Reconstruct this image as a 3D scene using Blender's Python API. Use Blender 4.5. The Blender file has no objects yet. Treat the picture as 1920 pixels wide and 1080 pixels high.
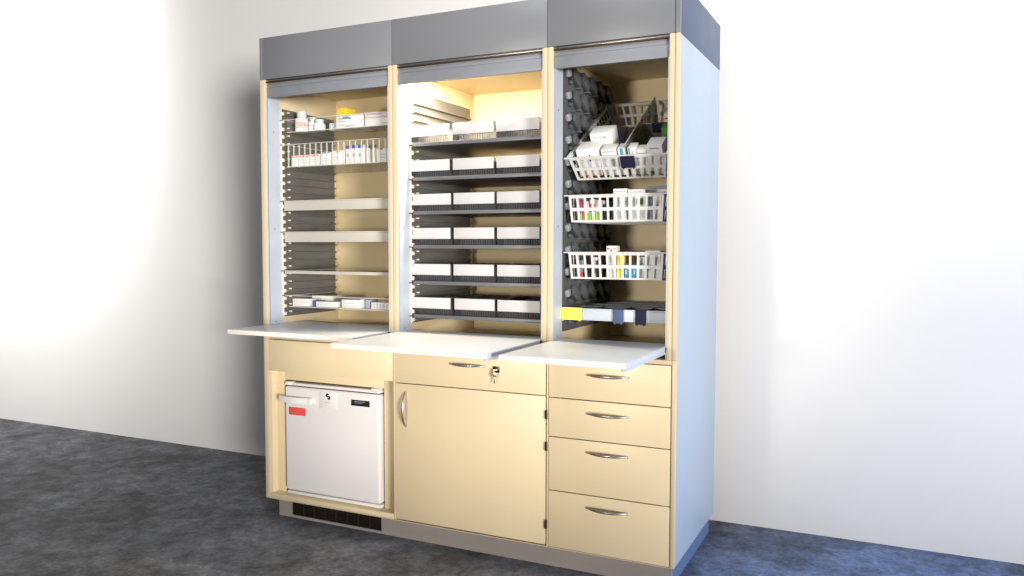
import bpy, bmesh, math, random
from mathutils import Matrix, Vector
random.seed(7)
R = math.radians
scene = bpy.context.scene
COL = scene.collection

# ---------------------------------------------------------------- materials
def mat(name, col, rough=.5, metal=0, noise=0, nscale=8, bump=0, bscale=200, spec=.5, coat=0, emit=None, estr=0):
    m = bpy.data.materials.new(name); m.use_nodes = True
    nt = m.node_tree; b = nt.nodes['Principled BSDF']
    b.inputs['Base Color'].default_value = (*col, 1)
    b.inputs['Roughness'].default_value = rough
    b.inputs['Metallic'].default_value = metal
    b.inputs['Specular IOR Level'].default_value = spec
    b.inputs['Coat Weight'].default_value = coat
    if emit:
        b.inputs['Emission Color'].default_value = (*emit, 1); b.inputs['Emission Strength'].default_value = estr
    tc = nt.nodes.new('ShaderNodeTexCoord')
    if noise:
        n = nt.nodes.new('ShaderNodeTexNoise'); n.inputs['Scale'].default_value = nscale; n.inputs['Detail'].default_value = 6
        nt.links.new(tc.outputs['Object'], n.inputs['Vector'])
        r = nt.nodes.new('ShaderNodeMapRange'); r.inputs[1].default_value = .3; r.inputs[2].default_value = .7
        r.inputs[3].default_value = 1-noise; r.inputs[4].default_value = 1+noise
        nt.links.new(n.outputs['Fac'], r.inputs[0])
        mx = nt.nodes.new('ShaderNodeVectorMath'); mx.operation = 'SCALE'
        mx.inputs[0].default_value = col; nt.links.new(r.outputs[0], mx.inputs['Scale'])
        nt.links.new(mx.outputs[0], b.inputs['Base Color'])
        r2 = nt.nodes.new('ShaderNodeMapRange'); r2.inputs[1].default_value = .3; r2.inputs[2].default_value = .7
        r2.inputs[3].default_value = rough*.88; r2.inputs[4].default_value = min(1, rough*1.12)
        nt.links.new(n.outputs['Fac'], r2.inputs[0]); nt.links.new(r2.outputs[0], b.inputs['Roughness'])
    if bump:
        n2 = nt.nodes.new('ShaderNodeTexNoise'); n2.inputs['Scale'].default_value = bscale; n2.inputs['Detail'].default_value = 3
        nt.links.new(tc.outputs['Object'], n2.inputs['Vector'])
        bp = nt.nodes.new('ShaderNodeBump'); bp.inputs['Strength'].default_value = bump; bp.inputs['Distance'].default_value = .001
        nt.links.new(n2.outputs['Fac'], bp.inputs['Height']); nt.links.new(bp.outputs[0], b.inputs['Normal'])
    return m

def clear(name, tint, solid, fac, rough=.15):
    """see-through plastic: tinted transparency under a glossy skin"""
    m = bpy.data.materials.new(name); m.use_nodes = True
    nt = m.node_tree; b = nt.nodes['Principled BSDF']; out = nt.nodes['Material Output']
    b.inputs['Base Color'].default_value = (*solid, 1); b.inputs['Roughness'].default_value = rough
    t = nt.nodes.new('ShaderNodeBsdfTransparent'); t.inputs[0].default_value = (*tint, 1)
    lw = nt.nodes.new('ShaderNodeFresnel'); lw.inputs[0].default_value = 1.4
    ad = nt.nodes.new('ShaderNodeMath'); ad.operation = 'ADD'; ad.use_clamp = True; ad.inputs[1].default_value = fac
    nt.links.new(lw.outputs[0], ad.inputs[0])
    ge = nt.nodes.new('ShaderNodeNewGeometry'); iv = nt.nodes.new('ShaderNodeMath'); iv.operation = 'SUBTRACT'; iv.inputs[0].default_value = 1
    nt.links.new(ge.outputs['Backfacing'], iv.inputs[1])
    mu = nt.nodes.new('ShaderNodeMath'); mu.operation = 'MULTIPLY'
    nt.links.new(ad.outputs[0], mu.inputs[0]); nt.links.new(iv.outputs[0], mu.inputs[1])
    mx = nt.nodes.new('ShaderNodeMixShader'); nt.links.new(mu.outputs[0], mx.inputs[0])
    nt.links.new(t.outputs[0], mx.inputs[1]); nt.links.new(b.outputs[0], mx.inputs[2]); nt.links.new(mx.outputs[0], out.inputs[0])
    return m

M = dict(
 cream=mat('cream laminate', (.685,.56,.36), .42, noise=.025, nscale=3, bump=.05, bscale=350),
 post=mat('cream edge strip', (.58,.47,.31), .45, noise=.02, nscale=5),
 side=mat('side laminate with blue light', (.33,.40,.475), .42, noise=.02, nscale=3, bump=.05, bscale=350),  # right side panel; blue daylight from the right is mixed into its colour
 kicks=mat('plinth laminate with blue light', (.10,.15,.26), .45, noise=.03),  # copy of the plinth for its right end, blue light painted in
 greys=mat('grey laminate with blue light', (.065,.09,.15), .5, spec=.3, noise=.03, nscale=3),  # copy of the fascia grey for the right side, tinted as if blue-lit
 inner=mat('cream interior board', (.76,.62,.37), .5, noise=.03, nscale=4),
 grey=mat('grey laminate', (.165,.17,.182), .38, noise=.03, nscale=3, bump=.05, bscale=350),
 kick=mat('plinth laminate', (.29,.255,.235), .45, noise=.04, nscale=5),
 groove=mat('dark groove', (.10,.045,.022), .7),
 dark=mat('dark recess', (.02,.018,.016), .8),
 vent=mat('brown vent plastic', (.028,.018,.013), .45),
 alu=mat('anodised aluminium', (.21,.22,.245), .5, metal=.2, noise=.02, nscale=20),
 rail=mat('white coated rail', (.46,.50,.56), .4, noise=.02, nscale=6),
 slot=mat('rail slot', (.10,.12,.2), .6),
 nickel=mat('brushed nickel', (.42,.39,.36), .34, metal=.9, noise=.05, nscale=60),
 rack=mat('grey rack plastic', (.115,.11,.10), .42, noise=.06, nscale=12),
 rackr=mat('slate rack plastic', (.085,.09,.095), .4, noise=.06, nscale=12),
 cup=mat('pale grey cup plastic', (.24,.25,.265), .4),
 tooth=mat('ivory tooth plastic', (.66,.62,.50), .45),
 board=mat('white worktop board', (.58,.61,.645), .33, noise=.012, nscale=4),
 boardedge=mat('white worktop edge', (.80,.74,.66), .4),
 shelfg=mat('grey shelf', (.10,.10,.105), .35, noise=.04, nscale=6),
 shelfe=mat('grey shelf lip', (.12,.12,.13), .4),
 white=mat('white enamel', (.74,.71,.69), .3, noise=.012, nscale=3, coat=.2),
 whitep=mat('white plastic', (.78,.75,.70), .4, noise=.015, nscale=6),
 basket=mat('white basket plastic', (.56,.56,.54), .4, noise=.02, nscale=10),
 label=mat('white label card', (.52,.507,.507), .6, noise=.015, nscale=20),
 card=mat('white carton board', (.68,.67,.665), .5, noise=.02, nscale=20),
 traym=mat('ivory tray', (.45,.425,.37), .4, noise=.02, nscale=8),
 black=mat('black plastic', (.012,.012,.012), .3),
 red=mat('red sticker', (.70,.06,.05), .4),
 redp=mat('faded red print', (.72,.20,.16), .5),
 navy=mat('navy plastic', (.008,.008,.03), .6, spec=.25),
 blue=mat('blue plastic', (.06,.085,.18), .55, spec=.3),
 yellow=mat('yellow plastic', (.90,.80,.08), .45),
 amber=mat('amber yellow card', (.80,.52,.03), .5),
 print_=mat('grey print', (.30,.32,.40), .6),
 inkblue=mat('blue print', (.03,.06,.28), .5),
 teal=mat('teal print', (.05,.30,.36), .5),
 green=mat('green carton', (.05,.19,.02), .5, noise=.04, nscale=30),
 lime=mat('lime carton', (.30,.50,.04), .5, noise=.04, nscale=30),
 cyan=mat('sky blue carton', (.04,.30,.55), .4, noise=.04, nscale=30),
 orange=mat('orange carton', (.75,.28,.06), .5, noise=.04, nscale=30),
 pink=mat('crimson carton', (.55,.05,.12), .5, noise=.04, nscale=30),
 brass=mat('key brass', (.75,.66,.48), .25, metal=.9),
 lamp=mat('lamp diffuser', (.9,.8,.6), .5, emit=(1,.80,.5), estr=12),
 clear=clear('clear plastic', (.995,.995,.99), (.75,.74,.70), .0),
 clearb=clear('clear bin plastic', (.55,.55,.57), (.28,.28,.29), .10),
 frost=clear('clear rib plastic', (.9,.9,.88), (.84,.80,.72), .45),
 divider=clear('smoked divider', (.55,.55,.52), (.25,.26,.24), .22),
)

# wall and floor
def wall_mat():
    m = mat('painted wall', (.62,.608,.592), .8, noise=.008, nscale=1.2, bump=.12, bscale=160)
    return m
def floor_mat():
    m = bpy.data.materials.new('mottled concrete floor'); m.use_nodes = True
    nt = m.node_tree; N = nt.nodes; L = nt.links; b = N['Principled BSDF']
    tc = N.new('ShaderNodeTexCoord')
    def noise(scale, detail, rough, dist=0):
        n = N.new('ShaderNodeTexNoise'); n.inputs['Scale'].default_value = scale; n.inputs['Detail'].default_value = detail
        n.inputs['Roughness'].default_value = rough; n.inputs['Distortion'].default_value = dist
        L.new(tc.outputs['Object'], n.inputs['Vector']); return n
    def ramp(n, a, bb, ca, cb):
        r = N.new('ShaderNodeValToRGB'); r.color_ramp.elements[0].position = a; r.color_ramp.elements[1].position = bb
        r.color_ramp.elements[0].color = (*ca,1); r.color_ramp.elements[1].color = (*cb,1); L.new(n.outputs['Fac'], r.inputs[0]); return r
    n1 = noise(1.9, 10, .66, .5); n2 = noise(8.5, 12, .76, .3); n3 = noise(45, 8, .75)
    r1 = ramp(n1, .34, .68, (.075,.076,.075), (.19,.197,.22))
    r2 = ramp(n2, .36, .70, (.55,.55,.54), (1.6,1.62,1.68))
    r3 = ramp(n3, .35, .72, (.7,.7,.7), (1.45,1.45,1.45))
    m1 = N.new('ShaderNodeMix'); m1.data_type = 'RGBA'; m1.blend_type = 'MULTIPLY'; m1.inputs[0].default_value = 1
    L.new(r1.outputs[0], m1.inputs[6]); L.new(r2.outputs[0], m1.inputs[7])
    m2 = N.new('ShaderNodeMix'); m2.data_type = 'RGBA'; m2.blend_type = 'MULTIPLY'; m2.inputs[0].default_value = 1
    L.new(m1.outputs[2], m2.inputs[6]); L.new(r3.outputs[0], m2.inputs[7]); L.new(m2.outputs[2], b.inputs['Base Color'])
    rr = N.new('ShaderNodeMapRange'); rr.inputs[3].default_value = .85; rr.inputs[4].default_value = .6
    L.new(n2.outputs['Fac'], rr.inputs[0]); L.new(rr.outputs[0], b.inputs['Roughness'])
    bp = N.new('ShaderNodeBump'); bp.inputs['Strength'].default_value = .25; bp.inputs['Distance'].default_value = .004
    L.new(n2.outputs['Fac'], bp.inputs['Height']); L.new(bp.outputs[0], b.inputs['Normal'])
    b.inputs['Specular IOR Level'].default_value = .3
    return m
M['wall'] = wall_mat(); M['floor'] = floor_mat()

# ---------------------------------------------------------------- mesh helpers
class MB:
    def __init__(s): s.bm = bmesh.new(); s.mats = []
    def mi(s, m):
        if m not in s.mats: s.mats.append(m)
        return s.mats.index(m)
    def _tag(s, faces, m, smooth=False):
        i = s.mi(m)
        for f in faces: f.material_index = i; f.smooth = smooth
    def box(s, x0, x1, y0, y1, z0, z1, m, bev=0, seg=2, rot=None, piv=None):
        t = bmesh.new()
        bmesh.ops.create_cube(t, size=1)
        for v in t.verts:
            v.co = Vector(((x0+x1)/2+v.co.x*(x1-x0), (y0+y1)/2+v.co.y*(y1-y0), (z0+z1)/2+v.co.z*(z1-z0)))
        if bev: bmesh.ops.bevel(t, geom=list(t.edges), offset=bev, segments=seg, profile=.5, affect='EDGES')
        if rot is not None:
            p = Vector(piv or ((x0+x1)/2,(y0+y1)/2,(z0+z1)/2))
            for v in t.verts: v.co = rot @ (v.co-p) + p
        s.merge(t, m, smooth=bev > 0)
        return s
    def merge(s, t, m, smooth=False):
        vm = {v: s.bm.verts.new(v.co) for v in t.verts}
        fs = [s.bm.faces.new([vm[v] for v in f.verts]) for f in t.faces]
        s._tag(fs, m, smooth); t.free()
    def poly(s, pts, depth_vec, m):
        """extruded polygon"""
        t = bmesh.new(); d = Vector(depth_vec)
        a = [t.verts.new(p) for p in pts]; b = [t.verts.new(Vector(p)+d) for p in pts]
        t.faces.new(a); t.faces.new(list(reversed(b)))
        n = len(pts)
        for i in range(n): t.faces.new([a[i], b[i], b[(i+1)%n], a[(i+1)%n]][::-1])
        bmesh.ops.recalc_face_normals(t, faces=t.faces)
        s.merge(t, m); return s
    def lathe(s, prof, m, cx=0, cy=0, n=28):
        t = bmesh.new(); rings = []
        for r, z in prof:
            rings.append([t.verts.new((cx+r*math.cos(2*math.pi*k/n), cy+r*math.sin(2*math.pi*k/n), z)) for k in range(n)])
        for a, b in zip(rings, rings[1:]):
            for k in range(n): t.faces.new([a[k], a[(k+1)%n], b[(k+1)%n], b[k]])
        t.faces.new(rings[0][::-1]); t.faces.new(rings[-1])
        s.merge(t, m, True); return s
    def tube(s, pts, radii, m, n=12, flat=1.0, closed_caps=True):
        t = bmesh.new(); rings = []; P = [Vector(p) for p in pts]
        for i, p in enumerate(P):
            d = (P[min(i+1,len(P)-1)]-P[max(i-1,0)]).normalized()
            up = Vector((0,0,1)) if abs(d.z) < .9 else Vector((1,0,0))
            a = d.cross(up).normalized(); b = a.cross(d)
            r = radii[i] if isinstance(radii, (list,tuple)) else radii
            rings.append([t.verts.new(p + a*math.cos(2*math.pi*k/n)*r*flat + b*math.sin(2*math.pi*k/n)*r) for k in range(n)])
        for a, b in zip(rings, rings[1:]):
            for k in range(n): t.faces.new([a[k], a[(k+1)%n], b[(k+1)%n], b[k]])
        t.faces.new(rings[0][::-1]); t.faces.new(rings[-1])
        bmesh.ops.recalc_face_normals(t, faces=t.faces)
        s.merge(t, m, True); return s
    def obj(s, name, parent=None, loc=(0,0,0), rot=(0,0,0)):
        me = bpy.data.meshes.new(name); s.bm.to_mesh(me); s.bm.free()
        for m in s.mats: me.materials.append(m)
        if any(p.use_smooth for p in me.polygons):
            try: me.set_sharp_from_angle(angle=R(38))
            except Exception: pass
        o = bpy.data.objects.new(name, me); COL.objects.link(o); o.parent = parent; o.location = loc; o.rotation_euler = rot
        return o
def B(name, parent, *a, **k):
    mb = MB(); mb.box(*a, **k); return mb.obj(name, parent)
def tag(o, label=None, cat=None, group=None, kind=None):
    if label: o['label'] = label
    if cat: o['category'] = cat
    if group: o['group'] = group
    if kind: o['kind'] = kind
    return o
def thing(name, label, cat, loc=(0,0,0), rot=(0,0,0), group=None):
    o = bpy.data.objects.new(name, None); COL.objects.link(o); o.location = loc; o.rotation_euler = rot
    o.empty_display_size = .05
    return tag(o, label, cat, group)
def dup(root, loc, label=None, rot=None):
    r = root.copy(); COL.objects.link(r); r.location = loc
    if rot: r.rotation_euler = rot
    if label: r['label'] = label
    for ch in list(root.children):
        c = ch.copy(); COL.objects.link(c); c.parent = r
        for g in ch.children:
            d = g.copy(); COL.objects.link(d); d.parent = c
    return r

# ---------------------------------------------------------------- room
mb = MB()
ang = math.atan2(.975-.895, 6.36)
def wy(x): return .895+(x+3.06)*math.tan(ang)
mb.poly([(-7,wy(-7),-.02),(8,wy(8),-.02),(8,wy(8)+.1,-.02),(-7,wy(-7)+.1,-.02)], (0,0,4.6), M['wall'])
tag(mb.obj('wall'), 'plain white painted wall behind the cabinet', 'wall', kind='structure')
mb = MB(); mb.box(-7,8,-6.5,1.6,-.05,0,M['floor'])
tag(mb.obj('floor'), 'dark mottled concrete floor', 'floor', kind='structure')

# ---------------------------------------------------------------- cabinet
cab = thing('medicine_cabinet', 'tall cream and grey pharmacy cabinet with three open roller shutter bays above drawers', 'cabinet')
W, D, ZB, ZT = 2.165, .776, 2.262, 2.471
X1a, X1b, X2a, X2b, X3a = .783, .831, 1.573, 1.622, 2.123
b = .0012
# carcass
mb = MB()
mb.box(0,.033,.0205,D,.1,ZB-.001,M['cream'],b)
mb.obj('side_panel', cab)
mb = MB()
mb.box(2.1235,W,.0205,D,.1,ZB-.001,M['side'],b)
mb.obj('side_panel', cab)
for xa, xb in ((X1a,X1b),(X2a,X2b)):
    B('partition', cab, xa+.0005,xb-.0005,.0205,D-.02,.1,ZB-.001,M['inner'])
# front posts
for xa, xb, xm in ((0,.033,None),(X1a,X1b,.8065),(X2a,X2b,1.5975),(X3a,W,2.146)):
    mb = MB()
    if xm is None: mb.box(xa,xb,0,.02,.937,ZB-.001,M['post'],.0015)
    else:
        mb.box(xa,xm-.001,0,.02,.9575,ZB-.001,M['post'],.0015); mb.box(xm+.001,xb,0,.02,.9575,ZB-.001,M['post'],.0015)
        mb.box(xm-.0012,xm+.0012,.003,.018,.96,ZB-.003,M['groove'])
    mb.obj('front_post', cab)
B('front_post', cab, 0,.0295,0,.02,.1,.9365,M['post'],.0015)
B('front_post', cab, 2.1475,W,0,.02,.1,.957,M['post'],.0015)
# inside boards
for xa, xb, yb in ((.033,X1a,.575),(X1b,X2a,.752),(X2b,X3a,.752)):
    B('back_panel', cab, xa+.0005,xb-.0005,yb,yb+.018,.96,2.25,M['inner'])
    B('interior_ceiling', cab, xa+.0005,xb-.0005,.021,yb-.001,2.245,2.261,M['inner'])
    B('interior_floor', cab, xa+.0005,xb-.0005,.021,yb-.001,.938,.957,M['inner'])
B('cabinet_back', cab, .033,2.123,D-.012,D-.001,.1,ZB-.002,M['inner'])
mb = MB()
mb.box(.034,X1b-.002,.0,.02,.938,.9565,M['post'],.001); mb.box(X1b,X2b,.0,.02,.938,.9565,M['post'],.001)
mb.box(X2b+.002,2.146,.0,.02,.938,.9565,M['post'],.001)
mb.obj('front_rail', cab)
# fascia
ends = [(.0,.0185),(.0205,.8045),(.8065,1.5945),(1.5965,2.1435),(2.1455,2.165)]
for i, (xa, xb) in enumerate(ends):
    if i in (0,4): B('fascia_corner', cab, xa,xb,0,.0185,ZB,ZT,M['grey'],b)
    else: B('fascia_panel', cab, xa,xb,.0,.0185,ZB,ZT,M['grey'],b)
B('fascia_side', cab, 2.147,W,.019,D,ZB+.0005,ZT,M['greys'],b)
B('fascia_side', cab, 0,.018,.019,D,ZB+.0005,ZT,M['grey'],b)
B('cabinet_top', cab, .019,2.146,.019,D-.001,ZT-.02,ZT-.002,M['grey'])
# roller shutters: end bar and track
for xa, xb in ((.033,X1a),(X1b,X2a),(X2b,X3a)):
    mb = MB()
    mb.box(xa+.002,xb-.002,.012,.034,2.171,2.222,M['alu'],.0015)
    mb.box(xa+.002,xb-.002,.016,.034,2.2235,2.244,M['alu'],.001)
    sh = mb.obj('roller_shutter', cab)
    mb = MB(); mb.box(xa+.002,xb-.002,.004,.03,2.2455,2.2515,M['vent'],.0008); mb.box(xa+.002,xb-.002,.008,.03,2.2525,2.2605,M['nickel'],.0008)
    mb.obj('shutter_track', cab)
# guide rails on the inner side faces
for xa, xb in ((.033,X1a),(X1b,X2a),(X2b,X3a)):
    for x, s in ((xa,1),(xb,-1)):
        mb = MB()
        def bx(u0,u1,y0,y1,z0,z1,m): mb.box(min(x+s*u0,x+s*u1),max(x+s*u0,x+s*u1),y0,y1,z0,z1,m)
        bx(.0005,.004,.002,.0095,.958,2.17,M['rail']); bx(.0005,.0015,.0095,.0155,.958,2.17,M['slot']); bx(.0005,.004,.0155,.104,.958,2.2,M['rail'])
        for z in (1.02,1.5,2.0): bx(.004,.0052,.05,.056,z,z+.006,M['slot'])
        mb.obj('guide_rail', cab)
# racks: fine pitch (bays 1 and 2)
def fine_rack(x, s, yb, zt):
    mb = MB()
    def bx(u0,u1,y0,y1,z0,z1,m,bev=0): mb.box(min(x+s*u0,x+s*u1),max(x+s*u0,x+s*u1),y0,y1,z0,z1,m,bev)
    z0, z1 = 1.045, zt
    bx(.0045,.0075,.118,yb,z0,z1,M['rack'])
    p = .0402; k = 0; z = z0+.01
    while z < z1-.02:
        bx(.0076,.021,.124,yb-.004,z,z+.009,M['rack'],.002)
        bx(.0045,.018,.104,.1235,z-.004,z+.014,M['tooth'],.003)
        bx(.0076,.024,.150,.156,z+.011,z+.018,M['tooth'],.001)
        bx(.0076,.022,yb-.03,yb-.022,z+.010,z+.02,M['rack'],.001)
        z += p
    bx(.0045,.009,.104,.112,z0,z1,M['tooth'])
    mb.obj('shelf_rack', cab)
fine_rack(.033,1,.545,2.13); fine_rack(X1a,-1,.545,2.13)
fine_rack(X1b,1,.70,2.16); fine_rack(X2a,-1,.70,2.16)
# coarse rack with slanted cups (bay 3)
def cup_rack(x, s):
    mb = MB()
    def bx(u0,u1,y0,y1,z0,z1,m,bev=0,rot=None): mb.box(min(x+s*u0,x+s*u1),max(x+s*u0,x+s*u1),y0,y1,z0,z1,m,bev,rot=rot)
    bx(.0045,.007,.112,.735,1.04,2.21,M['rackr'])
    z = 2.175
    while z > 1.06:
        bx(.0072,.030,.118,.150,z-.016,z+.016,M['cup'],.006, Matrix.Rotation(R(20),3,'X'))
        bx(.0072,.034,.150,.158,z-.03,z+.012,M['dark'],.002, Matrix.Rotation(R(25),3,'X'))
        bx(.0072,.026,.152,.176,z-.044,z-.026,M['rackr'],.006)
        for k in range(5):
            y = .18+k*.108
            bx(.0072,.031,y,y+.088,z-.032,z+.018,M['rackr'],.006, Matrix.Rotation(R(-28),3,'X'))
            bx(.0072,.034,y+.062,y+.088,z-.052,z-.044,M['rack'],.002)
        z -= .0965
    mb.obj('basket_rack', cab)
cup_rack(X2b,1); cup_rack(X3a,-1)
# light above the middle bay
mb = MB(); mb.box(.85,1.55,.108,.152,2.222,2.244,M['rail'],.003); lh = mb.obj('light_fitting', cab)
mb = MB(); mb.box(.855,1.545,.113,.147,2.2195,2.2225,M['lamp']); mb.obj('light_diffuser', lh)

# pull-out worktops
for xa, xb, yf, yb in ((.037,.779,-.285,.26),(.836,1.568,-.512,.10),(1.627,2.118,-.522,.10)):
    mb = MB(); mb.box(xa,xb,yf+.003,yb,.9905,1.012,M['board'],.001)
    wt = mb.obj('pull_out_worktop', cab)
    mb = MB(); mb.box(xa,xb,yf,yf+.0028,.9905,1.0118,M['boardedge'],.001); mb.obj('front_edge', wt)
    mb = MB(); mb.box(xb-.001,xb+.004,yf+.002,-.012,.988,1.0105,M['rail'],.001); mb.box(xb-.02,xb+.003,yf+.012,.05,.981,.9875,M['rail'],.001)
    mb.box(xb-.001,xb+.0045,-.0115,.02,.989,1.008,M['black'],.001)
    mb.obj('slide_rail', wt)
    B('slide_rail', wt, xa,xa+.004,-.012,.24,.975,.9895,M['rail'])

# handles
def bow(name, parent, c, L, vertical=False, m='nickel'):
    pts = []; rad = []
    for i in range(17):
        t = -1+2*i/16; q = 1-t*t
        y = -.004-.030*q**.8
        d = t*L/2
        pts.append((c[0], c[1]+y, c[2]+d) if vertical else (c[0]+d, c[1]+y, c[2]+.001))
        rad.append(.0028+.0042*q)
    mb = MB(); mb.tube(pts, rad, M[m], 12, .8)
    for t in (-1,1):
        if vertical: mb.box(c[0]-.004,c[0]+.004,c[1]-.009,c[1],c[2]+t*(L/2-.006)-.005,c[2]+t*(L/2-.006)+.005,M[m],.001)
        else: mb.box(c[0]+t*(L/2-.006)-.005,c[0]+t*(L/2-.006)+.005,c[1]-.009,c[1],c[2]-.004,c[2]+.004,M[m],.001)
    return mb.obj(name, parent)

# lower fronts
B('apron_panel', cab, .031,.799,0,.02,.772,.934,M['cream'],b)
mb = MB(); mb.box(.812,1.5915,-.0,.02,.769,.9355,M['cream'],b); dr = mb.obj('drawer_front', cab); dr['label'] = 'wide cream drawer front with lock'
bow('handle', dr, (1.2075,0,.878), .182)
mb = MB(); mb.box(1.338,1.370,-.006,-.0003,.853,.881,M['black'],.002)
lock = mb.obj('lock', dr)
mb = MB(); mb.box(.812,1.5915,0,.02,.109,.765,M['cream'],b); door = mb.obj('cupboard_door', cab)
bow('handle', door, (.874,0,.645), .165, True)
for z in (.686,.546,.201):
    mb = MB(); mb.box(1.5925,1.602,-.006,.014,z-.02,z+.02,M['black'],.002); mb.tube([(1.5965,-.006,z-.018),(1.5965,-.006,z+.018)], .0045, M['black'],8)
    mb.obj('hinge', door)
for z0, z1, hz in ((.7655,.9345,.873),(.594,.7615,.708),(.3575,.590,.541),(.105,.3535,.302)):
    mb = MB(); mb.box(1.6075,2.1435,0,.02,z0,z1,M['cream'],b); d_ = mb.obj('drawer_front', cab)
    bow('handle', d_, (1.878,0,hz), .184)
# stiles and the dark red gaps behind the fronts
B('carcass_front', cab, .803,2.1465,.0225,.032,.1005,.9375,M['groove'])
B('carcass_bottom', cab, .03,2.146,.0,.7,.1,.1035,M['post'])
mb = MB(); mb.box(.8008,.8022,.002,.02,.104,.936,M['groove']); mb.box(.8026,.8095,0.001,.02,.104,.936,M['cream'],.0005); mb.obj('centre_stile', cab)
mb = MB(); mb.box(1.5985,1.6038,0.001,.02,.104,.936,M['cream'],.0005); mb.obj('centre_stile', cab)
# niche around the refrigerator
mb = MB()
mb.box(.0305,.8,0,.02,.104,.127,M['cream'],b)
mb.box(.034,.8,.0205,.6,.104,.1255,M['cream'])
mb.obj('niche_sill', cab)
mb = MB()
mb.box(.0335,.086,.058,.076,.126,.77,M['cream'],b); mb.box(.7085,.7995,.058,.076,.126,.77,M['cream'],b); mb.box(.0865,.708,.058,.076,.7205,.77,M['cream'],b)
mb.box(.0335,.7995,.021,.0575,.7705,.7715,M['cream'])
mb.obj('niche_frame', cab)
# plinth
mb = MB()
mb.box(.048,.135,.046,.064,.0,.0995,M['kick']); mb.box(.696,2.143,.046,.064,.0,.0995,M['kick'])
mb.box(.135,.696,.046,.064,.0,.013,M['kick']); mb.box(.135,.696,.046,.064,.0845,.0995,M['kick'])
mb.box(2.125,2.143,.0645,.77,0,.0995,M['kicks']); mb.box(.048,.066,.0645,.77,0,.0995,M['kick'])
mb.obj('plinth', cab)
mb = MB(); mb.box(.1355,.6955,.060,.066,.013,.0845,M['dark'])
for i in range(9): mb.box(.1355,.6955,.048,.058,.0165+i*.0077,.0185+i*.0077,M['vent'])
for i in range(9): mb.box(.135+i*.0695,.138+i*.0695,.0475,.0595,.0135,.084,M['vent'])
mb.obj('vent_grille', cab)

# ---------------------------------------------------------------- key
kt = thing('key', 'small silver key hanging from the black lock of the wide drawer', 'key', (1.354,-.0065,.867))
mb = MB(); mb.tube([(0,0,0),(0,-.012,0)], .0035, M['brass'],10)
mb.box(-.0012,.0012,-.022,-.010,-.032,.004,M['brass'],.0008)
mb.lathe([(.001,-.001),(.0115,-.001),(.0115,.0015),(.001,.0015)], M['brass'], 0, 0, 20)
k1 = mb.obj('blade', kt)
mb = MB(); mb.box(-.010,.011,-.016,-.013,-.032,-.010,M['brass'],.004); mb.box(-.003,.003,-.016,-.013,-.060,-.030,M['nickel'],.001); mb.obj('bow', kt)

# ---------------------------------------------------------------- refrigerator
fr = thing('refrigerator', 'small white built-in refrigerator with red sticker in the cream niche', 'refrigerator', (.4075,.04,.126))
def F(x): return x-.4075
mb = MB(); mb.box(F(.11),F(.692),.052,.50,.006,.578,M['white'],.006,3); mb.obj('body', fr)
mb = MB(); mb.box(F(.104),F(.697),-.004,.30,.571,.5855,M['white'],.004,3)
mb.box(F(.108),F(.150),-.006,.03,.571,.5895,M['whitep'],.004); mb.box(F(.645),F(.69),-.004,.04,.575,.5945,M['whitep'],.005); mb.obj('top_cover', fr)
mb = MB()
mb.box(F(.106),F(.699),-.008,.044,.022,.5675,M['white'],.014,5)
mb.box(F(.111),F(.694),-.001,.046,.5675,.5705,M['black'])
fd = mb.obj('door', fr)
mb = MB(); mb.box(F(.108),F(.697),.0,.046,.0,.0175,M['whitep'],.005); mb.box(F(.112),F(.692),.008,.046,.0176,.0222,M['print_']); mb.obj('base_strip', fr)
mb = MB(); mb.box(F(.3305),F(.447),-.0090,-.0078,.472,.556,M['white'],.0006)
mb.obj('badge_plate', fd)
# two lobed dark mark and the small line of type under it
mb = MB()
pts = []
for i in range(25):
    a = i/24; th = R(50)+a*R(250) if a < .5 else 0
for cz, a0, a1, cx, sg in ((.5385,40,290,.0,1),(.5275,110,-140,.004,1)):
    P = []; n = 14
    for i in range(n+1):
        th = R(a0+(a1-a0)*i/n); P.append((F(.387)+cx+.0075*math.cos(th), -.0094, cz+.0058*math.sin(th)))
    mb.tube(P, [.0026+.0034*math.sin(math.pi*i/n) for i in range(n+1)], M['black'], 8, .25)
for i, w in enumerate((.004,.005,.003,.005,.004)): mb.box(F(.370)+i*.0068,F(.370)+i*.0068+w,-.0096,-.0091,.501,.5035,M['print_'])
mb.obj('logo', fd)
mb = MB(); mb.box(F(.531),F(.642),-.0105,-.0078,.501,.531,M['black'],.0012)
mb.box(F(.536),F(.545),-.0112,-.0106,.508,.526,M['vent'])
mb.box(F(.553),F(.615),-.0112,-.0106,.522,.5245,M['print_']); mb.box(F(.553),F(.600),-.0112,-.0106,.5155,.5172,M['print_'])
mb.obj('display_panel', fd)
mb = MB(); mb.box(F(.134),F(.243),-.0093,-.0079,.420,.460,M['red'],.0004)
for z, x0, x1 in ((.450,.145,.232),(.443,.140,.22),(.435,.155,.20),(.429,.140,.236)): mb.box(F(x0),F(x1),-.0098,-.0094,z,z+.002,M['redp'])
mb.obj('warning_sticker', fd)
mb = MB()
P = []
for i in range(13):
    t = i/12; P.append((F(.092)+t*.20, -.028-.022*math.sin(math.pi*min(1,t*1.0))*.6-.006*(1-t), .505))
for a, c in zip(P, P[1:]):
    mb.poly([(a[0],a[1],.488),(c[0],c[1],.488),(c[0],c[1]+.014,.488),(a[0],a[1]+.014,.488)], (0,0,.030), M['white'])
mb.box(F(.092),F(.112),-.03,-.004,.489,.517,M['white'],.003); mb.box(F(.276),F(.294),-.034,-.0075,.489,.517,M['white'],.003)
mb.obj('handle', fd)

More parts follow.
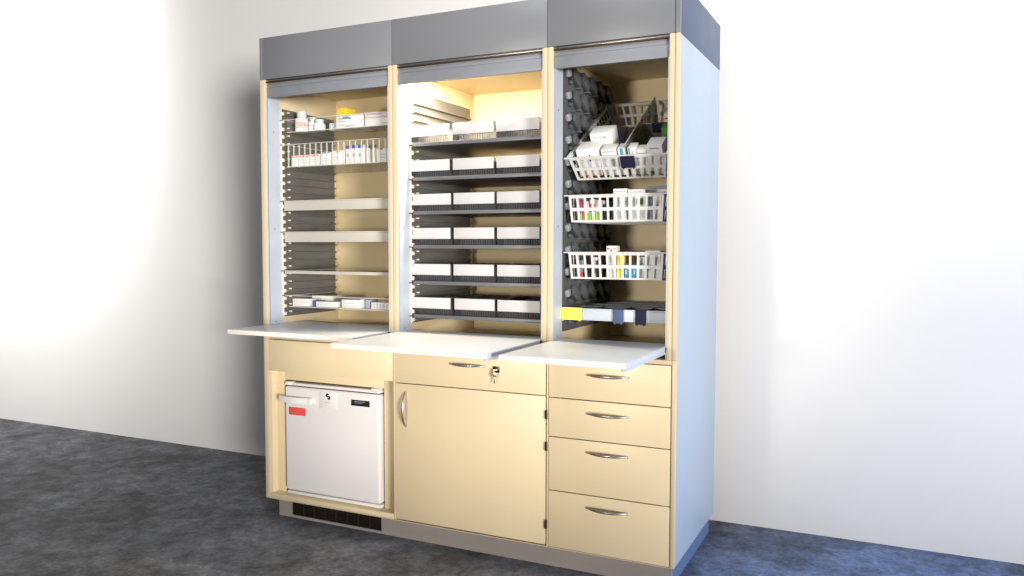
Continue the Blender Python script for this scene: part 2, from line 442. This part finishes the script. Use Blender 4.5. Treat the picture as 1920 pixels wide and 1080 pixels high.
# ---------------------------------------------------------------- shelves in the middle bay
SH = [1.897, 1.734, 1.573, 1.411, 1.239, 1.078]
names = ['lit shelf', 'second shelf', 'third shelf', 'fourth shelf', 'fifth shelf', 'lowest shelf']
sh0 = thing('glass_shelf', 'grey glass shelf in the middle bay, topmost, under the lamp', 'shelf', (1.202,.1,SH[0]), group='grey shelves in the middle bay')
mb = MB(); mb.box(-.345,.345,.006,.60,0,.006,M['shelfg'],.001); mb.box(-.349,-.3455,.0,.60,-.004,.010,M['shelfg']); mb.box(.3455,.349,.0,.60,-.004,.010,M['shelfg']); mb.obj('panel', sh0)
mb = MB(); mb.box(-.346,.346,-.004,.0055,-.006,.011,M['shelfe'],.0015); mb.box(-.366,-.3465,-.008,.004,-.001,.003,M['black']); mb.box(.3465,.366,-.008,.004,-.001,.003,M['black']); mb.obj('front_lip', sh0)
for i in range(1,6):
    dup(sh0, (1.202,.1,SH[i]), ['','grey glass shelf in the middle bay, directly below the lit shelf','grey glass shelf in the middle bay, third from the top','grey glass shelf in the middle bay, fourth from the top','grey glass shelf in the middle bay, second from the bottom','grey glass shelf in the middle bay, lowest, just above the worktop'][i])
bin0 = thing('storage_bin', 'x', 'bin', (0,0,0), group='clear bins with white labels in the middle bay')
w, h, dd, t = .108, .084, .36, .002
mb = MB()
mb.box(-w,w,0,dd,0,t,M['clearb']); mb.box(-w,-w+t,0.0021,dd,t,h,M['clearb']); mb.box(w-t,w,0.0021,dd,t,h,M['clearb'])
mb.box(-w,w,0,t,t,h*.98,M['clearb']); mb.box(-w+t,w-t,dd-t,dd,t,h,M['clearb'])
mb.box(-w-.001,w+.001,-.003,.003,h*.98,h+.003,M['clearb'],.001)
for i in range(17):
    x = -w+.010+i*(2*w-.02)/16
    mb.box(x-.0012,x+.0012,-.003,-.0003,.004,.036,M['clearb'])
mb.obj('body', bin0)
mb = MB(); mb.box(-w+.0015,w-.0015,-.0035,-.001,.033,.0855,M['label'],.0006)
mb.box(-w+.0005,w-.0005,-.005,-.0008,.030,.0328,M['clearb']); mb.obj('label_card', bin0)
mb = MB()
for q in range(5): mb.box(-w+.008,w-.008,.05+q*.06,.052+q*.06,.003,.07,M['frost'])
mb.obj('divider', bin0)
binx = [.9465,1.177,1.407]
poss = ['leftmost','middle','rightmost']
rows = ['top lit shelf','second shelf from the top','third shelf from the top','fourth shelf from the top','fifth shelf from the top','bottom shelf']
for r in range(6):
    for c in range(3):
        jx = random.uniform(-.003,.003); jy = random.uniform(0,.008) + (.004 if r else 0)
        loc = (binx[c]+jx, .108+jy, SH[r]+.0115 if False else SH[r]+.0068)
        lab = f'{poss[c]} clear bin with white label on the {rows[r]}, middle bay'
        if r == 0 and c == 0: bin0.location = loc; bin0['label'] = lab
        else: dup(bin0, loc, lab, rot=(0,0,random.uniform(-.016,.016)))
# ampoules standing in the lower bins
ampl = MB(); ampl.lathe([(.0001,0),(.006,0),(.0062,.002),(.0062,.045),(.003,.052),(.0028,.066),(.0038,.069),(.0001,.0695)], M['frost'], n=10)
# ---------------------------------------------------------------- cartons
def carton(x0, x1, y0, y1, z0, z1, base, accents=(), label='', group=None, rot=0, lean=0, name='medicine_box', cat='box', loc=None, eul=None):
    """carton with printed bands; accents: (u0,u1,v0,v1,mat) on the front face"""
    w_, d_, h_ = x1-x0, y1-y0, z1-z0
    m_ = MB(); m_.box(-w_/2,w_/2,0,d_,0,h_,M[base],.0012,2)
    for u0,u1,v0,v1,am in accents:
        m_.box(-w_/2+u0*w_,-w_/2+u1*w_,-.0006,.0004,v0*h_,v1*h_,M[am])
    o = m_.obj(name, None, loc or ((x0+x1)/2,y0,z0), eul or (lean,0,rot))
    return tag(o, label, cat, group)
TXT = [(.08,.55,.72,.80,'print_'),(.08,.4,.52,.57,'print_'),(.08,.7,.2,.24,'print_')]

# ---------------------------------------------------------------- left bay
def clear_basket(name, label, z, hgt, ribs, xa=.058, xb=.758, y=.105, dep=.42, group='clear ribbed trays in the left bay'):
    cx = (xa+xb)/2; hw = (xb-xa)/2
    o = thing(name, label, 'tray', (cx,y,z), group=group)
    m_ = MB()
    m_.box(-hw+.02,hw-.02,0.006,dep,0,.0025,M['clear'])
    m_.box(-hw+.02,hw-.02,.004,.006,.0,hgt,M['clear']); m_.box(-hw+.02,hw-.02,dep,dep+.002,0,hgt,M['clear'])
    m_.box(-hw+.0185,-hw+.02,.004,dep,.0,hgt,M['clear']); m_.box(hw-.02,hw-.0185,.004,dep,.0,hgt,M['clear'])
    m_.obj('body', o)
    m_ = MB(); m_.box(-hw-.004,hw+.004,-.002,.004,hgt-.001,hgt+.003,M['frost'],.001); m_.box(-hw-.004,-hw+.02,.0045,dep,hgt-.001,hgt+.002,M['frost']); m_.box(hw-.02,hw+.004,.0045,dep,hgt-.001,hgt+.002,M['frost'])
    m_.box(-hw-.018,-hw-.0045,-.004,.002,hgt-.001,hgt+.003,M['black'])
    m_.box(-hw+.02,hw-.02,.002,.0038,-.001,.003,M['frost'])
    m_.obj('rim', o)
    if ribs:
        for i in range(ribs):
            x = -hw+.03+i*(2*hw-.06)/(ribs-1)
            m_ = MB(); m_.box(x-.0042,x+.0042,.001,.0036,.003,hgt-.002,M['frost'],.0008); m_.obj('rib', o)
            if i%2 == 0:
                m_ = MB(); m_.box(x-.003,x+.003,dep+.0025,dep+.0045,.003,hgt-.002,M['frost']); m_.obj('rib', o)
    return o
clear_basket('clear_tray', 'clear shallow tray holding the pill bottles, topmost of the left bay', 2.005, .064, 0)
clear_basket('clear_basket', 'deep clear basket with milky ribs, second from the top in the left bay', 1.826, .115, 19)
clear_basket('clear_tray', 'clear tray with white cartons, lowest in the left bay', 1.098, .058, 0)
for z, h_, lab in ((1.600,.050,'ivory opaque tray in the left bay, the upper of the two deep ones'),(1.437,.052,'ivory opaque tray in the left bay, the lower of the two deep ones'),(1.272,.014,'thin grey shelf tray with pale front lip in the left bay, green box on it')):
    o = thing('drawer_tray', lab, 'tray', (.408,.1,z), group='opaque trays in the left bay')
    m_ = MB(); m_.box(-.348,.348,0,.003,0.002,h_,M['traym'],.001); m_.box(-.352,.352,-.003,.006,h_-.003,h_+.002,M['traym'],.001)
    m_.poly([(-.348,0,.0),(.348,0,.0),(.348,.004,0),(-.348,.004,0)],(0,0,.003),M['traym'])
    m_.box(-.352,-.345,.006,.41,h_-.003,h_+.001,M['traym']); m_.box(.345,.352,.006,.41,h_-.003,h_+.001,M['traym'])
    m_.obj('front_panel', o)
    m_ = MB(); m_.box(-.344,.344,.0045,.41,max(0,h_-.012),max(.003,h_-.009),M['shelfg']); m_.obj('base', o)
    m_ = MB(); m_.box(-.372,-.3525,-.004,.002,h_-.003,h_+.001,M['black']); m_.obj('stop_pin', o)
# pill bottles
def bottle(x, y, z, r, hb, hc, label, red=False):
    o = thing('pill_bottle', label, 'bottle', (x,y,z))
    m_ = MB(); m_.lathe([(.0001,0),(r*.93,0),(r,.003),(r,hb*.78),(r*.93,hb*.88),(r*.62,hb*.97),(r*.62,hb)], M['whitep']); bo = m_.obj('body', o)
    m_ = MB(); m_.lathe([(r*.70,hb),(r*.74,hb+.001),(r*.74,hb+hc-.002),(r*.66,hb+hc),(.0001,hb+hc)], M['basket']); m_.obj('cap', o)
    m_ = MB()
    m_.lathe([(r*1.005,hb*.14),(r*1.012,hb*.15),(r*1.012,hb*.70),(r*1.005,hb*.71)], M['card'])
    if red:
        for a0, zz, hh in ((-60,.50,.09),(-48,.34,.10),(-66,.24,.05),(-30,.44,.04)):
            for k in range(5):
                a = R(a0-90+55+k*17)
                m_.box(r*1.02*math.cos(a)-.0042,r*1.02*math.cos(a)+.0042,r*1.02*math.sin(a)-.0007,r*1.02*math.sin(a)+.0007,hb*zz,hb*(zz+hh),M['redp'],rot=Matrix.Rotation(a+math.pi/2,3,'Z'))
    else:
        for k in range(4):
            a = R(-115+k*18); m_.box(r*1.02*math.cos(a)-.003,r*1.02*math.cos(a)+.003,r*1.02*math.sin(a)-.0005,r*1.02*math.sin(a)+.0005,hb*.5,hb*.54,M['print_'],rot=Matrix.Rotation(a+math.pi/2,3,'Z'))
    m_.obj('paper_label', bo)
    return o
z = 2.0085
bottle(.143,.150,z,.034,.078,.030,'tall white pill bottle with red lettering, at the left end of the top tray',True)
bottle(.203,.165,z,.024,.056,.018,'slim white bottle between the red lettered bottle and the squat jar')
bottle(.258,.150,z,.030,.040,.018,'squat white jar right of the slim bottle on the top tray')
carton(.305,.370,.17,.23,z,z+.038,'whitep',[(.1+.2*k,.16+.2*k,.0,.9,'print_') for k in range(4)],'low pale carton with dark bars between the squat jar and long carton')
carton(.383,.545,.125,.215,z,z+.062,'card',TXT+[(.25,.5,.78,.92,'teal'),(.5,.58,.70,.82,'lime'),(.35,.65,.1,.16,'print_')],'long white carton with a teal mark, under the yellow box')
carton(.385,.440,.130,.21,z+.0625,z+.102,'amber',[],'small yellow box lying on the long white carton')
carton(.560,.725,.125,.215,z,z+.066,'card',[(.0,1,.60,.66,'redp'),(.06,.6,.82,.9,'print_'),(.6,.9,.15,.2,'print_')],'long white carton with a red line at the right end of the top tray')
carton(.575,.715,.235,.31,z,z+.075,'orange',[],'pale orange carton behind the white carton with the red line')
carton(.455,.52,.24,.30,z,z+.078,'whitep',[],'low white carton standing behind the long teal marked carton')
# second basket: row of upright packs
z = 1.8295
X = .098; packs = []
for i in range(8):
    w_ = .021; hh = .056 if i < 5 else .058
    packs.append((X,X+w_,hh,'card',[(.1,.9,.80,.96,'redp'),(.2,.8,.3,.34,'print_'),(.2,.8,.5,.53,'print_')],['first','second','third','fourth','fifth','sixth','seventh','eighth'][i]+' from the left of the short white packs with red tops in the ribbed basket'))
    X += w_+.0015
for a, b_, hh, base, ac, lab in packs: carton(a,b_,.118,.19,z,z+hh,base,ac,lab,'short white packs with red tops')
carton(.292,.352,.118,.19,z,z+.064,'card',[(.05,.95,.88,1,'print_'),(.3,.8,.5,.54,'print_'),(.3,.8,.3,.33,'print_')],'white carton right of the short red topped packs in the ribbed basket')
carton(.358,.432,.118,.19,z,z+.068,'card',[(.4,.7,.86,.98,'redp'),(.2,.7,.5,.54,'print_'),(.2,.8,.3,.33,'print_')],'white carton with a small red mark, left of the blue topped packs')
for i in range(3):
    carton(.445+i*.037,.480+i*.037,.118,.19,z,z+.09,'card',[(.05,.95,.82,1,'inkblue'),(.2,.5,.35,.55,'print_'),(.6,.8,.2,.3,'print_')],['leftmost','middle','rightmost'][i]+' of three tall white packs with dark blue tops in the ribbed basket',group='tall packs with dark blue tops')
for i in range(2):
    o = thing('medicine_vial', ['left','right'][i]+' clear vial with black cap beside the blue topped packs', 'vial', (.573+i*.034,.135,z))
    m_ = MB(); m_.lathe([(.0001,0),(.0125,0),(.013,.002),(.013,.062),(.008,.070),(.008,.074)], M['frost'], n=20); m_.obj('body', o)
    m_ = MB(); m_.lathe([(.010,.0742),(.0105,.075),(.0105,.089),(.0001,.0895)], M['black'], n=20); m_.obj('cap', o)
carton(.632,.705,.118,.19,z,z+.066,'card',[(.2,.5,.9,1,'inkblue'),(.2,.75,.55,.60,'print_'),(.2,.7,.3,.34,'print_')],'white carton at the right end of the ribbed basket')
# thin shelf: green box
carton(.640,.700,.30,.36,1.2765,1.2765+.030,'lime',[(.2,.8,.35,.6,'card')],'small green box lying on the thin grey shelf of the left bay')
carton(.715,.745,.30,.36,1.2765,1.2765+.026,'green',[],'tiny dark green box right of the lime one on the thin shelf')
# lowest tray
z = 1.1012
carton(.083,.190,.13,.19,z,z+.038,'card',[(.05,.95,.5,.54,'redp'),(.1,.6,.25,.3,'print_'),(.1,.9,.72,.76,'redp')],'white carton with thin red lines at the left end of the lowest tray')
carton(.20,.232,.15,.21,z,z+.030,'blue',[],'grey blue small carton left of centre on the lowest tray')
carton(.238,.372,.13,.19,z,z+.028,'card',[(.05,.9,.4,.46,'print_'),(.05,.9,.7,.74,'print_')],'flat white carton second from the left on the lowest tray')
carton(.12,.26,.24,.32,z,z+.050,'whitep',[],'white carton lying behind the first ones on the lowest tray')
carton(.402,.520,.13,.20,z,z+.046,'card',[(.0,1,.92,1,'blue'),(.1,.6,.5,.55,'amber'),(.5,.9,.2,.24,'print_')],'white carton with blue upper edge in the middle of the lowest tray')
carton(.535,.565,.15,.22,z,z+.044,'print_',[],'grey carton right of the blue edged carton on the lowest tray')
carton(.585,.735,.13,.19,z,z+.034,'card',[(.1+.13*k,.13+.13*k,.2,.8,'print_') for k in range(6)],'white carton with grey bars at the right end of the lowest tray')
carton(.60,.66,.24,.30,z,z+.055,'orange',[(.1,.9,.3,.5,'card')],'brown orange carton behind the grey barred carton on the lowest tray')

# ---------------------------------------------------------------- right bay
# slotted baskets; local frame: origin at front bottom centre, y back, z up
def slotted(label, loc, rot=(0,0,0), hgt=.112, dep=.55, hw=.215, hb=.200, name='slotted_basket', rail=True):
    o = thing(name, label, 'basket', loc, rot, group='white slotted baskets in the right bay')
    yi = .012
    # front wall built from bars between slots, tapering down
    def wall_(m_, axis, p, inner, out_top, n, length_top, length_bot):
        zs = [(.0,.008),(.048,.062),(hgt-.008,hgt)]
        for a, b_ in zs:
            fa, fb = a/hgt, b_/hgt
            la = length_bot+(length_top-length_bot)*fa; lb = length_bot+(length_top-length_bot)*fb
            oa = out_top*fa; ob = out_top*fb
            if axis == 'x': m_.poly([(-la,p+oa,a),(la,p+oa,a),(lb,p+ob,b_),(-lb,p+ob,b_)], (0,inner,0), M['basket'])
            else: m_.poly([(p+oa,inner[0]-0,a),(p+oa,inner[1],a),(p+ob,inner[1],b_),(p+ob,inner[0],b_)], (inner[2],0,0), M['basket'])
        for i in range(n+1):
            for (a, b_) in ((.008,.048),(.062,hgt-.008)):
                if axis == 'x':
                    u = -1+2*i/n; wv = .0048
                    fa, fb = a/hgt, b_/hgt
                    xa_ = u*(length_bot+(length_top-length_bot)*fa-wv); xb_ = u*(length_bot+(length_top-length_bot)*fb-wv)
                    m_.poly([(xa_-wv,p+out_top*fa,a),(xa_+wv,p+out_top*fa,a),(xb_+wv,p+out_top*fb,b_),(xb_-wv,p+out_top*fb,b_)], (0,inner,0), M['basket'])
                else:
                    v = inner[0]+.006+(inner[1]-inner[0]-.012)*i/n; wv = .005
                    fa, fb = a/hgt, b_/hgt
                    m_.poly([(p+out_top*fa,v-wv,a),(p+out_top*fa,v+wv,a),(p+out_top*fb,v+wv,b_),(p+out_top*fb,v-wv,b_)], (inner[2],0,0), M['basket'])
    m_ = MB(); wall_(m_,'x',yi,.003,-yi,12,hw,hb); m_.obj('front_wall', o)
    m_ = MB(); wall_(m_,'x',dep-yi-.003,.003,yi,12,hw,hb); m_.obj('back_wall', o)
    for s in (-1,1):
        m_ = MB(); wall_(m_,'y',s*hb,(yi+.004,dep-yi-.004,-s*.0028),s*(hw-hb),15,0,0); m_.obj('side_wall', o)
    m_ = MB()
    for i in range(13): m_.box(-hb+.004,hb-.004,yi+.004+i*(dep-.04)/12,yi+.013+i*(dep-.04)/12,0,.003,M['basket'])
    for x in (-.15,-.05,.05,.15): m_.box(x-.005,x+.005,yi+.004,dep-.03,.0032,.006,M['basket'])
    m_.obj('base_grid', o)
    m_ = MB(); m_.box(-hw-.022,hw+.022,-.005,.006,hgt,hgt+.006,M['basket'],.0015); m_.box(-hw-.022,hw+.022,dep-.006,dep+.004,hgt,hgt+.006,M['basket'],.0015)
    for s in (-1,1): m_.box(min(s*(hw-.002),s*(hw+.014)),max(s*(hw-.002),s*(hw+.014)),.0065,dep-.0065,hgt,hgt+.005,M['basket'],.001)
    m_.obj('rim', o)
    return o
T = R(31)
o1loc = (1.872,.155,1.702)
c1 = slotted('white slotted basket set at a steep slant, topmost in the right bay, with navy clips', o1loc, (T,0,0), .110, .60, .216, .198)
RM = Matrix.Translation(o1loc) @ Matrix.Rotation(T,4,'X')
def clip(parent, x, y, z, w_, h_, m_name, label=None):
    m_ = MB(); m_.box(x-w_/2,x+w_/2,y-.006,y-.003,z,z+h_,M[m_name],.001); m_.box(x-w_/2,x+w_/2,y-.003,y+.006,z+h_-.003,z+h_,M[m_name])
    m_.box(x-w_/2+.006,x-w_/2+.012,y-.0075,y-.003,z-.004,z+.002,M[m_name]); m_.box(x+w_/2-.012,x+w_/2-.006,y-.0075,y-.003,z-.004,z+.002,M[m_name])
    q_ = m_.obj('label_clip', parent)
    if label: q_['label'] = label
    return q_
clip(c1, .050, -.004, .060, .062, .054, 'navy', 'navy clip on the front rim')
dv = thing('basket_divider', 'smoked clear divider standing lengthwise in the slanted basket', 'divider', o1loc, (T,0,0))
m_ = MB(); m_.box(.036,.038,.03,.56,.008,.150,M['divider']); m_.box(.0355,.0385,.03,.56,.1502,.153,M['frost']); m_.obj('long_plate', dv)
m_ = MB(); m_.box(.0385,.200,.300,.302,.008,.125,M['divider']); m_.box(.0385,.200,.2995,.3025,.1252,.128,M['frost']); cp = m_.obj('cross_plate', dv)
m_ = MB(); m_.box(.085,.150,.290,.297,.085,.130,M['navy'],.001); m_.obj('label_clip', cp)
def tilted(x0, x1, v0, depth, w0, hgt, base, ac, label, lean=.35):
    p = RM @ Vector(((x0+x1)/2-1.872, v0, w0))
    return carton(0,x1-x0,0,depth,0,hgt,base,ac,label,loc=tuple(p),eul=(T-lean*0,0,0))
tilted(1.682,1.782,.035,.085,.007,.128,'card',[(.55,.62,.55,.8,'inkblue'),(.15,.45,.62,.66,'print_'),(.0,1,.0,.06,'orange')],'large white carton at the front left of the slanted basket')
tilted(1.722,1.822,.128,.085,.007,.160,'card',[(.55,.75,.86,.90,'print_'),(.1,.5,.86,.88,'print_')],'tall white carton behind the large front left one in the slanted basket')
tilted(1.796,1.862,.035,.060,.007,.122,'card',[(.1,.9,.9,.93,'print_'),(.1,.6,.7,.73,'print_')],'white carton second from the left in the slanted basket')
tilted(1.870,1.905,.035,.055,.007,.124,'card',[(.3,.7,.5,1,'teal')],'narrow white carton with a teal stripe in the slanted basket')
tilted(1.914,1.950,.035,.055,.007,.124,'card',[(.1,.3,.5,1,'teal'),(.5,.6,.6,.9,'print_')],'narrow white carton right of the divider in the slanted basket')
tilted(1.953,1.994,.035,.055,.007,.112,'whitep',[(.1,.9,.85,.88,'print_')],'low white carton right of the teal striped pair in the slanted basket')
tilted(1.997,2.064,.035,.085,.007,.130,'card',[(.0,.3,.0,.10,'green'),(.2,.8,.88,.92,'print_')],'white carton at the front right of the slanted basket')
tilted(2.022,2.066,.200,.060,.007,.135,'green',[(.1,.9,.3,.5,'lime')],'bright green carton by the right wall of the slanted basket')
tilted(2.005,2.066,.335,.07,.007,.150,'card',[(0,1,.8,.85,'pink')],'white and pink carton behind the green one in the slanted basket')
tilted(1.69,1.80,.34,.09,.007,.06,'print_',[],'flat dark carton at the back left of the slanted basket')

def level_basket(zr, label):
    return slotted(label, (1.869,.098,zr-.118), (0,0,0), .112, .55, .212, .203)
level_basket(1.640,'white slotted basket with red and green packs, middle of the three')
level_basket(1.393,'white slotted basket with a yellow pack and blue packs, lowest of the three')
def fill(z, items):
    for (x0,x1,y0,h_,base,ac,lab) in items: carton(x0,x1,y0,y0+.05,z,z+h_,base,ac,lab)
z = 1.640-.118+.0065
fill(z, [
 (1.692,1.714,.120,.090,'pink',[(.1,.9,.02,.35,'lime')],'crimson and green pack, leftmost in the middle basket'),
 (1.718,1.742,.120,.085,'card',[(.0,1,.0,.4,'lime')],'white pack with lime foot, second from the left in the middle basket'),
 (1.746,1.772,.120,.092,'card',[(.0,1,.4,.8,'pink'),(0,1,0,.3,'lime')],'white pack with a crimson band, third from the left in the middle basket'),
 (1.776,1.802,.120,.088,'card',[(.0,1,.0,.4,'lime')],'white pack with lime foot, fourth from the left in the middle basket'),
 (1.806,1.826,.125,.070,'dark',[],'black pack in the middle basket, fifth from the left'),
 (1.852,1.912,.125,.135,'card',[(.1,.6,.8,.84,'lime'),(.0,1,.9,.93,'print_')],'tall white carton rising above the left half of the middle basket rim'),
 (1.918,1.992,.125,.130,'card',[(.1,.8,.9,.93,'print_'),(.5,.9,.5,.7,'green')],'wide white carton in the centre of the middle basket'),
 (1.997,2.020,.130,.085,'print_',[],'slate carton right of centre in the middle basket'),
 (2.024,2.060,.130,.100,'whitep',[(.2,.8,.6,.64,'print_')],'off white carton at the right end of the middle basket'),
 (1.97,2.060,.230,.150,'print_',[(0,1,.82,.9,'card'),(0,1,.70,.73,'pink')],'dark carton with a pale top at the back right of the middle basket'),
 (1.83,1.95,.300,.100,'whitep',[],'broad pale carton at the back of the middle basket')])
z = 1.393-.118+.0065
fill(z, [
 (1.692,1.716,.125,.075,'print_',[(0,1,0,.3,'pink')],'grey pack, leftmost in the lowest basket'),
 (1.722,1.744,.125,.080,'dark',[],'black pack, second from the left in the lowest basket'),
 (1.752,1.776,.135,.088,'whitep',[(0,1,.2,.45,'print_')],'white pack between two black packs in the lowest basket'),
 (1.782,1.804,.125,.075,'dark',[],'black pack, fourth from the left in the lowest basket'),
 (1.824,1.868,.122,.138,'card',[(.05,.3,.88,.94,'red'),(.4,.6,.82,.90,'red'),(.7,.95,.88,.94,'orange'),(.1,.9,.3,.34,'print_')],'tall white carton with red marks rising above the lowest basket'),
 (1.872,1.896,.120,.110,'yellow',[(.2,.8,.3,.5,'amber')],'yellow pack right of the tall carton with red marks'),
 (1.905,1.930,.122,.058,'cyan',[(.2,.5,.3,.6,'card')],'left of the two bright blue packs in the lowest basket'),
 (1.936,1.962,.122,.058,'cyan',[(.4,.7,.3,.6,'card')],'right of the two bright blue packs in the lowest basket'),
 (1.968,1.992,.130,.090,'card',[(0,1,.5,.7,'print_')],'white pack right of the blue packs in the lowest basket'),
 (1.996,2.062,.122,.118,'card',[(.1,.7,.9,.94,'print_'),(.1,.4,.3,.5,'print_')],'wide white carton at the right end of the lowest basket'),
 (1.80,1.90,.300,.110,'orange',[],'orange carton at the back of the lowest basket')])
# shallow grey tray with divider grid and coloured clips
lt = thing('drawer_tray', 'shallow grey tray with yellow and blue clips, lowest in the right bay', 'tray', (1.872,.1,1.092))
m_ = MB(); m_.box(-.236,.236,0,.003,.003,.052,M['shelfe'],.001); m_.box(-.240,.240,-.003,.006,.050,.055,M['shelfe'],.001); m_.obj('front_panel', lt)
lt.children[-1].data.materials[0] = M['rail']
m_ = MB(); m_.box(-.234,.234,.0045,.55,.012,.015,M['rackr']); m_.box(-.240,-.234,.0065,.55,.03,.054,M['rackr']); m_.box(.234,.240,.0065,.55,.03,.054,M['rackr']); m_.box(-.234,.234,.55,.553,.01,.054,M['rackr']); m_.obj('base', lt)
m_ = MB()
for y in (.14,.28,.42): m_.box(-.2335,.2335,y,y+.003,.0155,.056,M['rackr'])
for x in (-.10,.03,.13): m_.box(x,x+.003,.0045,.1395,.0155,.056,M['dark'])
m_.obj('divider_grid', lt)
clip(lt,-.198,-.004,.003,.098,.054,'yellow','yellow clip at the left corner')
clip(lt,.017,-.004,-.004,.047,.060,'blue','grey blue clip')
clip(lt,.116,-.004,-.006,.047,.062,'navy','navy clip')
m_ = MB(); m_.box(-.258,-.2405,-.006,.004,.02,.053,M['tooth'],.001); m_.box(.2405,.25,-.006,.02,.012,.045,M['black'],.002); m_.obj('stop_pin', lt)

# ---------------------------------------------------------------- camera
cx, cy, cz = 2.9688, -3.197, 1.42
yaw, pit, rol = -.4485, -.0526, .0011
fw = Vector((math.sin(yaw)*math.cos(pit), math.cos(yaw)*math.cos(pit), math.sin(pit)))
rt = Vector((math.cos(yaw), -math.sin(yaw), 0)); up = rt.cross(fw)
rt2 = rt*math.cos(rol)+up*math.sin(rol); up2 = -rt*math.sin(rol)+up*math.cos(rol)
cam = bpy.data.cameras.new('camera'); co = bpy.data.objects.new('camera', cam); COL.objects.link(co)
co.matrix_world = Matrix(((rt2.x,up2.x,-fw.x,cx),(rt2.y,up2.y,-fw.y,cy),(rt2.z,up2.z,-fw.z,cz),(0,0,0,1)))
cam.sensor_width = 36; cam.lens = 1512.5*36/1920; cam.clip_end = 60; cam.clip_start = .05
scene.camera = co

# ---------------------------------------------------------------- light
def light(kind, name, loc, target, energy, col, **k):
    l = bpy.data.lights.new(name, kind); l.energy = energy; l.color = col
    for a, v in k.items(): setattr(l, a, v)
    o = bpy.data.objects.new(name, l); COL.objects.link(o); o.location = loc
    o.rotation_euler = (Vector(target)-Vector(loc)).to_track_quat('-Z','Y').to_euler()
    return o
light('SPOT','key_lamp',(30.6,-24.5,.7),(1.2,.3,1.6),86000,(1,.965,.93),shadow_soft_size=4.6,spot_size=R(40),spot_blend=.4)
light('SPOT','front_fill',(.9,-4.8,1.35),(1.15,0,1.52),430,(1,.93,.82),shadow_soft_size=.25,spot_size=R(38),spot_blend=.6)  # added fill to lift the bay interiors, no actual lamp
light('SPOT','floor_blue_fill',(3.9,.72,3.4),(3.2,.0,0),520,(.07,.31,1.0),shadow_soft_size=.25,spot_size=R(44),spot_blend=.8)  # added blue spot that tints the right floor, no skylight there
light('AREA','window_light',(5.4,.0,1.5),(2.1,.4,.9),28,(.16,.45,1.0),shape='RECTANGLE',size=1.4,size_y=2.2)
light('AREA','overhead_fill',(1.6,-2.2,4.2),(1.2,-.3,1.0),46,(.98,.99,1.0),shape='RECTANGLE',size=1.6,size_y=1.0)  # added overhead fill for the worktop tops, no ceiling fixture
light('SPOT','left_wall_fill',(-3.8,-2.1,3.7),(-3.6,.9,3.1),1250,(1,.99,.98),shadow_soft_size=.3,spot_size=R(72),spot_blend=.75)  # added spot to whiten the upper left wall, stops short of the cabinet
light('SPOT','left_wall_fill',(-3.6,-2.1,2.2),(-3.4,.9,1.5),470,(1,.99,.98),shadow_soft_size=.3,spot_size=R(80),spot_blend=1.0)  # second added spot, brightens the lower left wall
light('SPOT','right_wall_fill',(4.6,-1.6,3.9),(3.6,.95,3.4),640,(1,.99,.98),shadow_soft_size=.3,spot_size=R(76),spot_blend=1.0)  # added spot to whiten the top of the right wall
light('AREA','cabinet_lamp',(1.0,.130,2.215),(1.0,.22,1.7),30,(1,.86,.66),shape='RECTANGLE',size=.34,size_y=.02)
w_ = bpy.data.worlds.new('World'); scene.world = w_; w_.use_nodes = True
bg = w_.node_tree.nodes['Background']; bg.inputs[0].default_value = (.92,.96,1.0,1); bg.inputs[1].default_value = .13
scene.render.engine = 'CYCLES'
scene.view_settings.view_transform = 'Standard'; scene.view_settings.look = 'None'; scene.view_settings.exposure = 0
scene.cycles.transparent_max_bounces = 24
scene.cycles.max_bounces = 8
